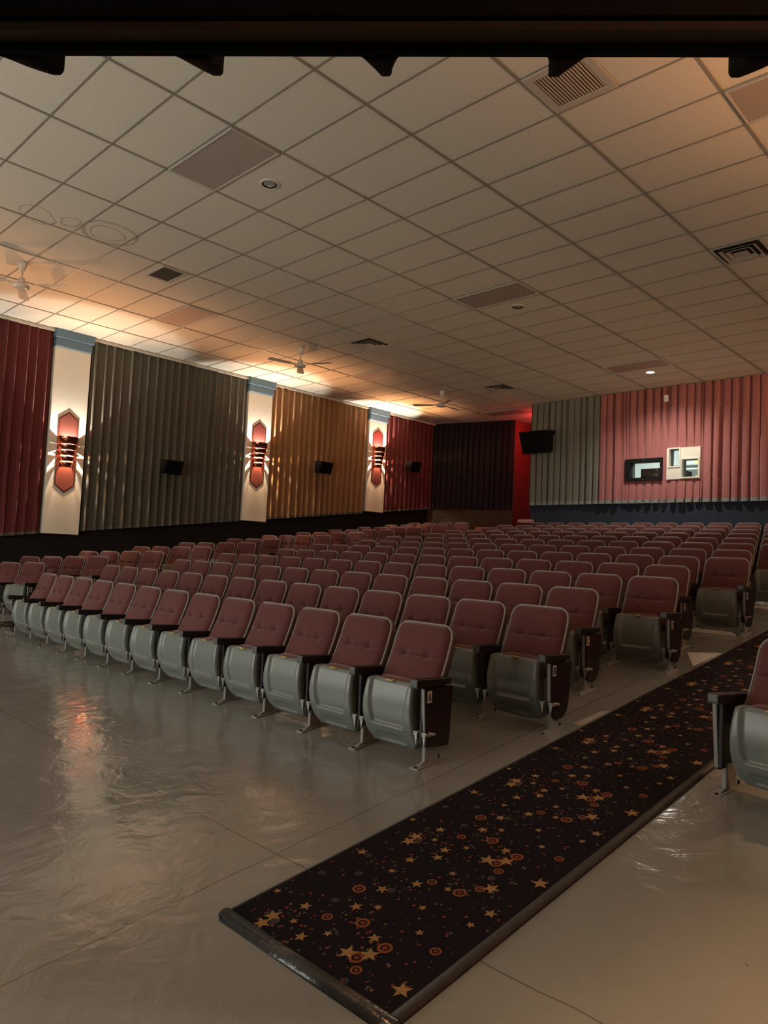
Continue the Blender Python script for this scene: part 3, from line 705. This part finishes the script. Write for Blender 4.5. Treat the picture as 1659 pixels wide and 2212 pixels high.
def carpet(x0, x1, y0, y1, name, lab, right_edge, y_grp):
    t = thing(name, lab, 'carpet', ((x0 + x1) / 2, y0, fz(y0)), 0, 'star patterned aisle carpets')
    o0 = Vector(t.location); th = .016
    def P(x, y, dz): return Vector((x, y, fz(y) + dz)) - o0
    ew = .045
    b = MB()
    b.prism([P(x0 + .02, y0 + ew, 0), P(x1 - ew, y0 + ew, 0), P(x1 - ew, y1, 0), P(x0 + .02, y1, 0)], (0, 0, th), 0)
    rnd = random.Random(5)
    base = -2.5525
    dots = []
    for x, y, k in RING + STAR:
        for q in range(8):
            r = rnd.uniform(.035, .125); a = rnd.uniform(0, 2 * PI)
            dots.append((x + r * math.cos(a), y + r * math.sin(a), rnd.choice((.0035, .0045, .006, .0075)), rnd.choice((2, 2, 3, 3, 4))))
    shapes_ = []
    def ok(x, y, m): return x0 + .02 + m < x < x1 - ew - m and y0 + ew + m < y < y1 - m
    for rep in range(-1, int((y1 - y0) / PER) + 2):
        far = rep > 7
        for x, y, k in STAR:
            xx, yy = x - base + x0 - .0225, y + rep * PER + (y0 - 1.735)
            r = (.021, .030, .041)[k]
            if not ok(xx, yy, r): continue
            a0 = (x * 37 + y * 91) % 6.28
            pts = []
            for q in range(10):
                rr = r if q % 2 == 0 else r * .42
                pts.append(P(xx + rr * math.cos(a0 + q * PI / 5), yy + rr * math.sin(a0 + q * PI / 5), th + .0012))
            b.poly(pts, 1)
        for x, y, k in RING:
            xx, yy = x - base + x0 - .0225, y + rep * PER + (y0 - 1.735)
            r = (.017, .023, .030)[k]
            if not ok(xx, yy, r): continue
            n = 18
            def circ(rr): return [(xx + rr * math.cos(2 * PI * q / n), yy + rr * math.sin(2 * PI * q / n)) for q in range(n)]
            for ra, rb, mi in ((r, r * .62, 2 if k else 4), (r * .36, .0, 3)):
                A = circ(ra)
                if rb:
                    B = circ(rb)
                    for q in range(n):
                        q2 = (q + 1) % n
                        b.poly([P(*A[q], th + .001), P(*A[q2], th + .001), P(*B[q2], th + .001), P(*B[q], th + .001)], mi)
                else:
                    b.poly([P(*a, th + .001) for a in A], mi)
        if far: continue
        for x, y, r, mi in dots:
            xx, yy = x - base + x0 - .0225, y + rep * PER + (y0 - 1.735)
            if not ok(xx, yy, r): continue
            b.poly([P(xx + r * math.cos(q * PI / 4), yy + r * math.sin(q * PI / 4), th + .0008) for q in range(8)], 1 + mi)
    b.obj('pile', ['carpet', 'star', 'ring_o', 'dot_r', 'dot_g', 'dot_o'], t)
    # rounded edgings
    def edging(p, q, inward, w, h, mats, nm):
        e = MB(); p, q = Vector(p), Vector(q); inward = Vector(inward)
        prof = [(0, 0), (.004, .006), (w * .25, h * .8), (w * .5, h), (w * .8, h * .95), (w, h * .75), (w, 0)]
        e.rings([[P(p.x + inward.x * v, p.y + inward.y * v, z) for v, z in prof], [P(q.x + inward.x * v, q.y + inward.y * v, z) for v, z in prof]], True, True, True, smooth=True)
        return e.obj(nm, mats, t)
    edging((x0, y0), (x1, y0), (0, 1), .06, .026, ['rubber'], 'front_edging')
    edging((x1, y0), (x1, y1), (-1, 0), .045, .022, ['brown_edge'] if right_edge else ['rubber'], 'side_edging')
    edging((x0, y1), (x0, y0), (1, 0), .022, .019, ['rubber'], 'side_edging')
    return t
carpet(-2.535, -1.575, 1.735, 15.6, 'aisle_carpet', 'black star patterned carpet runner in the near aisle', True, 0)
carpet(-11.5, -10.5, 3.62, 15.6, 'aisle_carpet', 'black star patterned carpet runner in the far left aisle', False, 0)

# ------------------------------------------------------------------ theatre seat
TA = math.atan2(.205, .465); LB = .512
tv, nv = Vector((0, math.sin(TA), math.cos(TA))), Vector((0, -math.cos(TA), math.sin(TA)))
B0 = Vector((0, .125, .365))
def bk(x, w, d):                                # a point on the reclined back: across, up, out of the face
    bend = .022 * (1 - ((w / LB) * 2 - 1) ** 2)
    return B0 + Vector((x, 0, 0)) + tv * w + nv * (d - bend)
W0, RC = .236, .078
def hw_at(w, W=W0, L=LB, r=RC):
    base = W + .010 * (1 - w / L)
    if w > L - r: base -= r - math.sqrt(max(0, r * r - (w - (L - r)) ** 2))
    if w < .025: base -= .025 - math.sqrt(max(0, .025 ** 2 - (.025 - w) ** 2))
    return base
def seat_back_mesh():
    b = MB(); nu = 30
    ws = [0, .004, .012, .025, .05, .09, .13, .17, .205, .235, .255, .268, .277, .284, .290, .296, .303, .312, .325, .345, .37, .40, .425, .445, .462, .477, .489, .499, .506, .5105, .512]
    rows = []
    for w in ws:
        h = hw_at(w); row = []
        for k in range(nu + 1):
            u = -1 + 2 * k / nu
            u = math.copysign(abs(u) ** .8, u) if abs(u) > 0 else 0
            x = h * u
            e = min(h - abs(x), LB - w + .0, w + .004)
            d = .040 * (1 - math.exp(-max(e, 0) / .017))
            d += .010 * (1 - u * u)
            inn = max(0, 1 - abs(u) ** 6)
            d -= .015 * math.exp(-((w - .290 + .010 * (1 - abs(u))) / .009) ** 2) * inn
            for tx in (-.098, .098): d -= .027 * math.exp(-((x - tx) ** 2 + (w - .292) ** 2) / (.024 ** 2))
            d += .008 * math.exp(-((w - .20) / .07) ** 2) * (1 - u * u)
            row.append(b.bm.verts.new(bk(x, w, d)))
        rows.append(row)
    for i in range(len(rows) - 1):
        for k in range(nu):
            f = b.bm.faces.new((rows[i][k], rows[i][k + 1], rows[i + 1][k + 1], rows[i + 1][k])); f.smooth = True
    return b.mesh('backrest', ['fabric'])
def outline(off):
    L = LB + off; W = W0 + off; r = RC + off; pts = []
    side = [-off * 1.0 + k * (L - r + off) / 6 for k in range(7)]
    for w in side: pts.append((W + .010 * (1 - max(0, w) / LB), w))
    for k in range(1, 8):
        a = k * PI / 2 / 7; pts.append((W - r + r * math.cos(a), L - r + r * math.sin(a)))
    full = pts + [(-x, w) for x, w in reversed(pts)]
    return full
def seat_shell_mesh():
    b = MB()
    R = []
    for off, d in ((-.002, -.002), (.000, .008), (.005, .011), (.010, .007), (.011, -.002)): R.append([bk(x, w, d) for x, w in outline(off)])
    b.rings(R, True, False, False, [0] * 4)
    R = []
    for off, d in ((.011, -.002), (.012, -.030), (.006, -.048), (-.03, -.058)): R.append([bk(x, w, d) for x, w in outline(off)])
    b.rings(R, True, False, True, [1] * 3)
    return b.mesh('back_shell', ['trim', 'shell'])
PZ0, PZ1 = .058, .486
def pan_hw(v):
    h = .206 + .011 * math.sin(PI * min(1, v * 1.05)) ** .8 + .006 * (1 - v)
    if v < .20: h -= .060 * ((.20 - v) / .20) ** 2.6
    if v > .975: h -= .012 * ((v - .975) / .025) ** 2
    return h
def pan_y(v): return .000 - .018 * v - .040 * math.sin(PI * v) + .072 * (1 - v) ** 3
def sstep(a, c, x):
    t = min(1, max(0, (x - a) / (c - a))); return t * t * (3 - 2 * t)
def seat_pan_mesh():
    b = MB(); nu = 40
    vs = [0, .012, .03, .055, .075, .085, .10, .115, .13, .15, .165, .175, .19, .21, .235, .255, .280, .305, .318, .330, .343, .355, .368, .385, .42, .5, .58, .66, .74, .82, .88, .93, .955, .97, .985, 1]
    rows = []
    for v in vs:
        h = pan_hw(v); row = []
        for k in range(nu + 1):
            u = -1 + 2 * k / nu; u = math.copysign(abs(u) ** .8, u) if u else 0
            x = h * u; z = PZ0 + (PZ1 - PZ0) * v + (.010 * u * u if v < .02 else 0)
            y = pan_y(v)
            y += .020 * max(0, (abs(u) - .91) / .09) ** 2.6                  # rounded sides
            y += .016 * sstep(.03, 0, v) + .010 * sstep(.965, 1, v)
            # big recessed field, open at the top, narrowing downwards
            lim = .84 - .26 * (1 - v)
            inside = sstep(lim, lim - .085, abs(u)) * sstep(.315, .370, v)
            y += .024 * inside
            # low slot under it
            s2 = sstep(.60, .55, abs(u)) * sstep(.06, .10, v) * sstep(.215, .190, v)
            y += .010 * s2
            row.append(b.bm.verts.new((x, y, z)))
        rows.append(row)
    for i in range(len(rows) - 1):
        for k in range(nu):
            f = b.bm.faces.new((rows[i][k], rows[i][k + 1], rows[i + 1][k + 1], rows[i + 1][k])); f.smooth = True
    # side walls and back
    per = [rows[0][k] for k in range(nu + 1)] + [rows[i][nu] for i in range(1, len(rows))] + [rows[-1][k] for k in range(nu - 1, -1, -1)] + [rows[i][0] for i in range(len(rows) - 2, 0, -1)]
    back = [b.bm.verts.new((p.co.x * .985, min(p.co.y + .062, .125), p.co.z + (.004 if p.co.z > .4 else .0))) for p in per]
    n = len(per)
    for i in range(n):
        j = (i + 1) % n
        f = b.bm.faces.new((per[i], per[j], back[j], back[i])); f.smooth = True
    b.bm.faces.new(back)
    return b.mesh('seat_pan', ['pan'])
def seat_cushion_mesh():
    b = MB(); rg = []
    for y, g in ((.030, -.03), (.036, -.012), (.05, 0), (.085, .004), (.110, -.004), (.126, -.022), (.132, -.05)):
        pts = []
        for k in range(32):
            a = 2 * PI * k / 32; ca, sa = math.cos(a), math.sin(a)
            e = 5
            x = (.190 + g) * math.copysign(abs(ca) ** (2 / e), ca); z = .312 + (.188 + g) * math.copysign(abs(sa) ** (2 / e), sa)
            pts.append(Vector((x, y + .02 * (.5 - z), z)))
        rg.append(pts)
    b.rings(rg, True, True, True)
    return b.mesh('seat_cushion', ['fabric'])
HP = .278
def standard_mesh():
    b = MB()
    b.box(HP - .014, HP + .014, .026, .130, .008, .16, .004)
    return b.mesh('standard', ['steel'])
def side_frame_mesh():
    b = MB()
    b.box(HP - .013, HP + .013, -.010, .20, .135, .490, .004)
    return b.mesh('side_frame', ['dark_steel'])
def foot_mesh():
    b = MB()
    def sl(y, dz): return S * (y) + dz
    b.prism([(HP - .032, -.062, sl(-.062, 0)), (HP + .032, -.062, sl(-.062, 0)), (HP + .026, .195, sl(.195, 0)), (HP - .026, .195, sl(.195, 0))], (0, 0, .009), 0)
    b.prism([(HP - .013, -.030, sl(-.030, .008)), (HP - .013, .030, sl(.03, .008)), (HP - .013, .030, .030)], (.026, 0, 0), 0)
    b.prism([(HP - .013, .128, sl(.128, .008)), (HP - .013, .165, sl(.165, .008)), (HP - .013, .128, .040)], (.026, 0, 0), 0)
    b.tube((HP + .002, -.047, sl(-.047, .009)), (HP + .002, -.047, sl(-.047, .017)), .010, mi=1)
    b.tube((HP + .002, .172, sl(.172, .009)), (HP + .002, .172, sl(.172, .030)), .008, mi=1)
    return b.mesh('foot', ['steel', 'bolt'])
def armrest_mesh():
    b = MB()
    def sec(y, w, zb_, zt): return [(HP - w, y, zb_), (HP + w, y, zb_), (HP + w, y, zt - .006), (HP + w - .006, y, zt), (HP - w + .006, y, zt), (HP - w, y, zt - .006)]
    b.rings([[Vector(p) for p in sec(y, w, zb_, zt)] for y, w, zb_, zt in ((-.094, .025, .500, .536), (-.090, .030, .488, .541), (-.060, .031, .486, .541), (.24, .027, .490, .528), (.245, .024, .494, .522))], True, True, True, [1, 0, 0, 0], smooth=False)
    return b.mesh('armrest', ['arm', 'arm_cap'])
def hinge_mesh():
    b = MB()
    for s_ in (-1, 1):
        x = HP + s_ * .034
        b.box(x - .016, x + .016, -.022, .08, .188, .204, .003)
        b.prism([(x - .012, -.018, .192), (x + .012, -.018, .192), (x + s_ * -.004, -.014, .128)], (0, .012, 0))
        b.box(x - .02, x + .02, -.02, -.008, .204, .214, .002)
    b.tube((HP - .075, .03, .205), (HP + .075, .03, .205), .008)
    return b.mesh('hinge_bracket', ['chrome'])
def side_plate_mesh(rounded):
    b = MB(); x0 = HP + .014
    if rounded:
        pts = [(x0, -.018, .478), (x0, -.010, .30)]
        for k in range(0, 13):
            a = PI + PI * k / 12
            pts.append((x0, .112 + .112 * math.cos(a), .215 + .125 * math.sin(a)))
        pts += [(x0, .236, .30), (x0, .250, .478)]
    else:
        pts = [(x0, -.018, .478), (x0, .006, .122), (x0, .215, .106), (x0, .232, .14), (x0, .252, .478)]
    b.prism(pts, (.020, 0, 0))
    b.prism([(x0 - .008, -.024, .478), (x0 + .014, -.024, .478), (x0 + .014, -.010 + (.012 if rounded else .014), .13), (x0 - .008, -.010 + (.012 if rounded else .014), .13)] if not rounded else [(x0 - .008, -.024, .478), (x0 + .014, -.024, .478), (x0 + .014, -.014, .22), (x0 - .008, -.014, .22)], (0, .012, 0), 1)
    return b.mesh('end_panel', ['panel', 'steel'])
SM = dict(backrest=seat_back_mesh(), back_shell=seat_shell_mesh(), seat_pan=seat_pan_mesh(), seat_cushion=seat_cushion_mesh(), standard=standard_mesh(), side_frame=side_frame_mesh(), foot=foot_mesh(), armrest=armrest_mesh(), hinge_bracket=hinge_mesh())
PANEL = {True: side_plate_mesh(True), False: side_plate_mesh(False)}
b = MB(); b.box(-.028, .028, pan_y(1) - .002, pan_y(1) + .026, PZ1 + .001, PZ1 + .007, .001); b.box(-.012, .006, pan_y(1) + .004, pan_y(1) + .016, PZ1 + .007, PZ1 + .0076, mi=1)
TAGM = b.mesh('number_tag', ['yellow', 'ink'])
# row letters
def plate_mesh(ch):
    cu = bpy.data.curves.new('letter', 'FONT'); cu.body = ch; cu.size = .062; cu.align_x = 'CENTER'; cu.align_y = 'CENTER'; cu.extrude = .0006; cu.offset = .0016
    ob = bpy.data.objects.new('letter_tmp', cu); C.objects.link(ob)
    bpy.context.view_layer.update()
    dg = bpy.context.evaluated_depsgraph_get()
    lm = bpy.data.meshes.new_from_object(ob.evaluated_get(dg))
    bpy.data.objects.remove(ob); bpy.data.curves.remove(cu)
    xs = [v.co.x for v in lm.vertices]; ys = [v.co.y for v in lm.vertices]
    cx, cy = (min(xs) + max(xs)) / 2, (min(ys) + max(ys)) / 2
    X0 = HP + .0355
    b = MB(); b.box(X0 - .002, X0 + .0012, -.021, .021, -.036, .036)
    # letter: local x -> +y, local y -> +z, thickness -> +x
    sx = .030 / max(.02, max(xs) - min(xs)); sx = min(sx, 1.0)
    tmp = bmesh.new(); tmp.from_mesh(lm)
    vm = {}
    for v in tmp.verts: vm[v.index] = b.bm.verts.new((X0 + .0018 + v.co.z, (v.co.x - cx) * sx, (v.co.y - cy) * 1.15))
    for f in tmp.faces:
        try:
            nf = b.bm.faces.new([vm[v.index] for v in f.verts]); nf.material_index = 1
        except ValueError: pass
    tmp.free(); bpy.data.meshes.remove(lm)
    return b.mesh('row_letter', ['plate', 'ink'])
LETTER = {}
def seat(x, y, rz, label, group, right_end=None, left_end=None, rounded=True, letter=None):
    t = thing('theatre_seat', label, 'seat', (x, y, fz(y)), rz, group)
    for nm in ('backrest', 'back_shell', 'seat_pan', 'seat_cushion', 'standard', 'side_frame', 'armrest', 'foot', 'hinge_bracket'):
        o = link(nm, SM[nm], t)
        if nm == 'seat_pan': link('number_tag', TAGM, o)
    if right_end:
        e = link('end_panel', PANEL[rounded], t)
        if letter:
            if letter not in LETTER: LETTER[letter] = plate_mesh(letter)
            p = link('row_letter', LETTER[letter], e); p.location = (0, .022, .428)
            p['label'] = 'white plate lettered ' + letter
    if left_end:
        for nm in ('standard', 'side_frame', 'armrest', 'foot'):
            o = link(nm, SM[nm], t); o.location = (-2 * HP, 0, 0)
        o = link('end_panel', PANEL[rounded], t); o.rotation_euler = (0, 0, 0); o.location = (-2 * HP - .048, 0, 0)
    return t
PITCH = .556
ROWN = ['front', 'second', 'third', 'fourth', 'fifth', 'sixth', 'seventh', 'eighth', 'ninth', 'tenth', 'eleventh', 'twelfth', 'rearmost']
for r in range(13):
    y = 3.445 + .985 * r
    n = 13 if r % 2 == 0 else 14
    xr = -3.228 if r % 2 == 0 else -2.945
    for k in range(n):
        yy = y + .010 * k * PITCH
        if k == 0: lab = 'maroon tip-up seat at the near carpet end of the %s middle row' % ROWN[r]
        elif k == n - 1: lab = 'maroon tip-up seat at the far left end of the %s middle row' % ROWN[r]
        else: lab = 'maroon tip-up seat, %s from the near carpet in the %s middle row' % (ORD[k], ROWN[r])
        seat(xr - PITCH * k, yy, 0, lab, 'seats of the middle block', right_end=(k == 0), left_end=(k == n - 1), rounded=(r > 0), letter='ABCDEFGHIJKLM'[r])
# left block: short rows turned towards the screen
LROW = [(4.15, .36, 4), (5.21, .35, 4), (6.24, .32, 4), (7.25, .27, 4), (8.30, .27, 4), (9.26, .22, 3), (10.37, .18, 4), (11.39, .17, 4), (12.40, .14, 4), (13.41, .12, 4), (14.40, .10, 4), (15.32, .08, 4)]
LN = ['front', 'second', 'third', 'fourth', 'fifth', 'sixth', 'seventh', 'eighth', 'ninth', 'tenth', 'eleventh', 'rearmost']
for r, (y, a, n) in enumerate(LROW):
    x0 = -12.03 - (.035 * min(r, 6)) - (.42 if n == 3 else 0)
    pit = .545
    for k in range(n):
        if k == 0: lab = 'maroon tip-up seat at the aisle end of the %s row along the left wall' % LN[r]
        elif k == n - 1: lab = 'maroon tip-up seat at the wall end of the %s row along the left wall' % LN[r]
        else: lab = 'maroon tip-up seat, %s from the aisle in the %s row along the left wall' % (ORD[k], LN[r])
        seat(x0 - pit * k * math.cos(a), y - pit * k * math.sin(a), a, lab, 'seats of the left wall block', right_end=(k == 0), left_end=(k == n - 1), rounded=True, letter='BCDEFGHIJKLM'[r])
# right block: only the end seats of one row come into view
ar = -.20
for k in range(2):
    lab = 'maroon tip-up seat cut by the right edge, across the carpet' if k == 0 else 'maroon tip-up seat just beyond the right edge of the photo'
    cx = -1.432 + (HP + PITCH * k) * math.cos(ar); cy = 4.18 + (HP + PITCH * k) * math.sin(ar)
    t = seat(cx, cy, ar, lab, 'seats of the right wall block', right_end=False, left_end=(k == 0), rounded=False)

# ------------------------------------------------------------------ loose things
def sheet(name, pts, lab, cat, mt, th=.003, seed=0, amp=.012, n=7):
    rnd = random.Random(seed); b = MB()
    c = Vector((sum(p[0] for p in pts) / len(pts), sum(p[1] for p in pts) / len(pts)))
    o0 = Vector((c.x, c.y, fz(c.y)))
    # fan of subdivided triangles with crumple
    out = []
    m = len(pts)
    for i in range(m):
        p, q = Vector(pts[i]), Vector(pts[(i + 1) % m])
        for k in range(n): out.append(p.lerp(q, k / n))
    rings_ = []
    for f in (1.0, .8, .55, .3):
        rings_.append([Vector((c.x + (v.x - c.x) * f, c.y + (v.y - c.y) * f, 0)) for v in out])
    top = [[Vector((v.x, v.y, fz(v.y) + th + rnd.random() * amp * (0.4 if ri == 0 else 1))) - o0 for v in rg] for ri, rg in enumerate(rings_)]
    base = [Vector((v.x, v.y, fz(v.y) + .0005)) - o0 for v in rings_[0]]
    b.rings([base] + top, True, True, True, smooth=False)
    o = b.obj(name, [mt], None, o0)
    return tag(o, lab, cat)
sheet('paper_strip', [(-3.24, 8.30), (-2.73, 8.28), (-2.73, 8.35), (-3.0, 8.39), (-3.22, 8.42)], 'long white crumpled paper strip under the sixth row aisle seat', 'paper', 'paper', amp=.035, seed=1)
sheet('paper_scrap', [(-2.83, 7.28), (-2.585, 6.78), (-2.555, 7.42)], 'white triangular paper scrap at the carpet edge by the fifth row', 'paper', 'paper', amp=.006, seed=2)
sheet('glint_patch', [(-2.63, 4.72), (-2.555, 4.70), (-2.55, 5.12), (-2.60, 5.10)], 'pale painted tape patch at the carpet edge by the second row', 'glint', 'glint', amp=.004, seed=3)  # patch of reflected light, built as a thin pale sheet
sheet('paper_sheet', [(-3.3, 10.25), (-2.75, 10.2), (-2.72, 10.6), (-3.2, 10.75)], 'white paper sheet on the floor by the eighth row aisle seat', 'paper', 'paper', amp=.02, seed=4)
# stack of folded papers on the rearmost seat
t = thing('paper_stack', 'stack of folded striped papers on top of the back row seats at left', 'papers', (-10.17, 15.61, fz(15.27) + .842))
for k in range(4):
    b = MB(); b.box(-.19, .19, -.11, .07, k * .022 + .001, k * .022 + .021, .004); bmesh.ops.rotate(b.bm, cent=(0, 0, 0), matrix=Matrix.Rotation(.05 * (k % 2), 3, 'Z'), verts=b.bm.verts)
    b.obj('folded_sheet', ['striped' if k % 2 == 0 else 'strip_red'], t)
# low red bench against the wood boards
t = thing('bench', 'low red upholstered bench beneath the wood boards', 'bench', (-11.95, 16.35, fz(16.35)), math.atan2(ad.y, ad.x))
b = MB(); b.box(-.36, .36, .05, .13, .30, .64, .02, seg=2); b.obj('back_pad', ['bench'], t)
b = MB(); b.box(-.36, .36, -.35, .10, .28, .40, .02, seg=2); b.obj('seat_pad', ['bench'], t)
for x in (-.32, .32):
    b = MB(); b.box(x - .02, x + .02, -.32, .10, -.03, .285); b.obj('leg', ['dark_steel'], t)

# ------------------------------------------------------------------ camera and render settings
r_ = Vector((0.71715641, 0.69545221, 0.04508778)); u_ = Vector((0.01012003, -0.07508186, 0.99712602)); f_ = Vector((-0.69683877, 0.71463902, 0.06088343))
cam = bpy.data.cameras.new('camera'); co = bpy.data.objects.new('camera', cam); C.objects.link(co)
mw = Matrix.Identity(4)
for i in range(3): mw[i][0], mw[i][1], mw[i][2] = r_[i], u_[i], -f_[i]
mw[2][3] = H
co.matrix_world = mw
cam.sensor_fit = 'HORIZONTAL'; cam.sensor_width = 36; cam.lens = 1558.305 * 36 / 1659; cam.clip_start = .05; cam.clip_end = 100
sc.camera = co
w = bpy.data.worlds.new('world'); sc.world = w; w.use_nodes = True
w.node_tree.nodes['Background'].inputs[0].default_value = (0, 0, 0, 1)
sc.view_settings.view_transform = 'Standard'; sc.view_settings.look = 'None'; sc.view_settings.gamma = 1; sc.view_settings.use_curve_mapping = False
sc.view_settings.exposure = -0.14
cy = sc.cycles
cy.use_denoising = True
cy.max_bounces = 8; cy.diffuse_bounces = 5; cy.glossy_bounces = 4; cy.transmission_bounces = 4; cy.transparent_max_bounces = 8
cy.sample_clamp_indirect = 6; cy.blur_glossy = .5
cy.use_light_tree = True
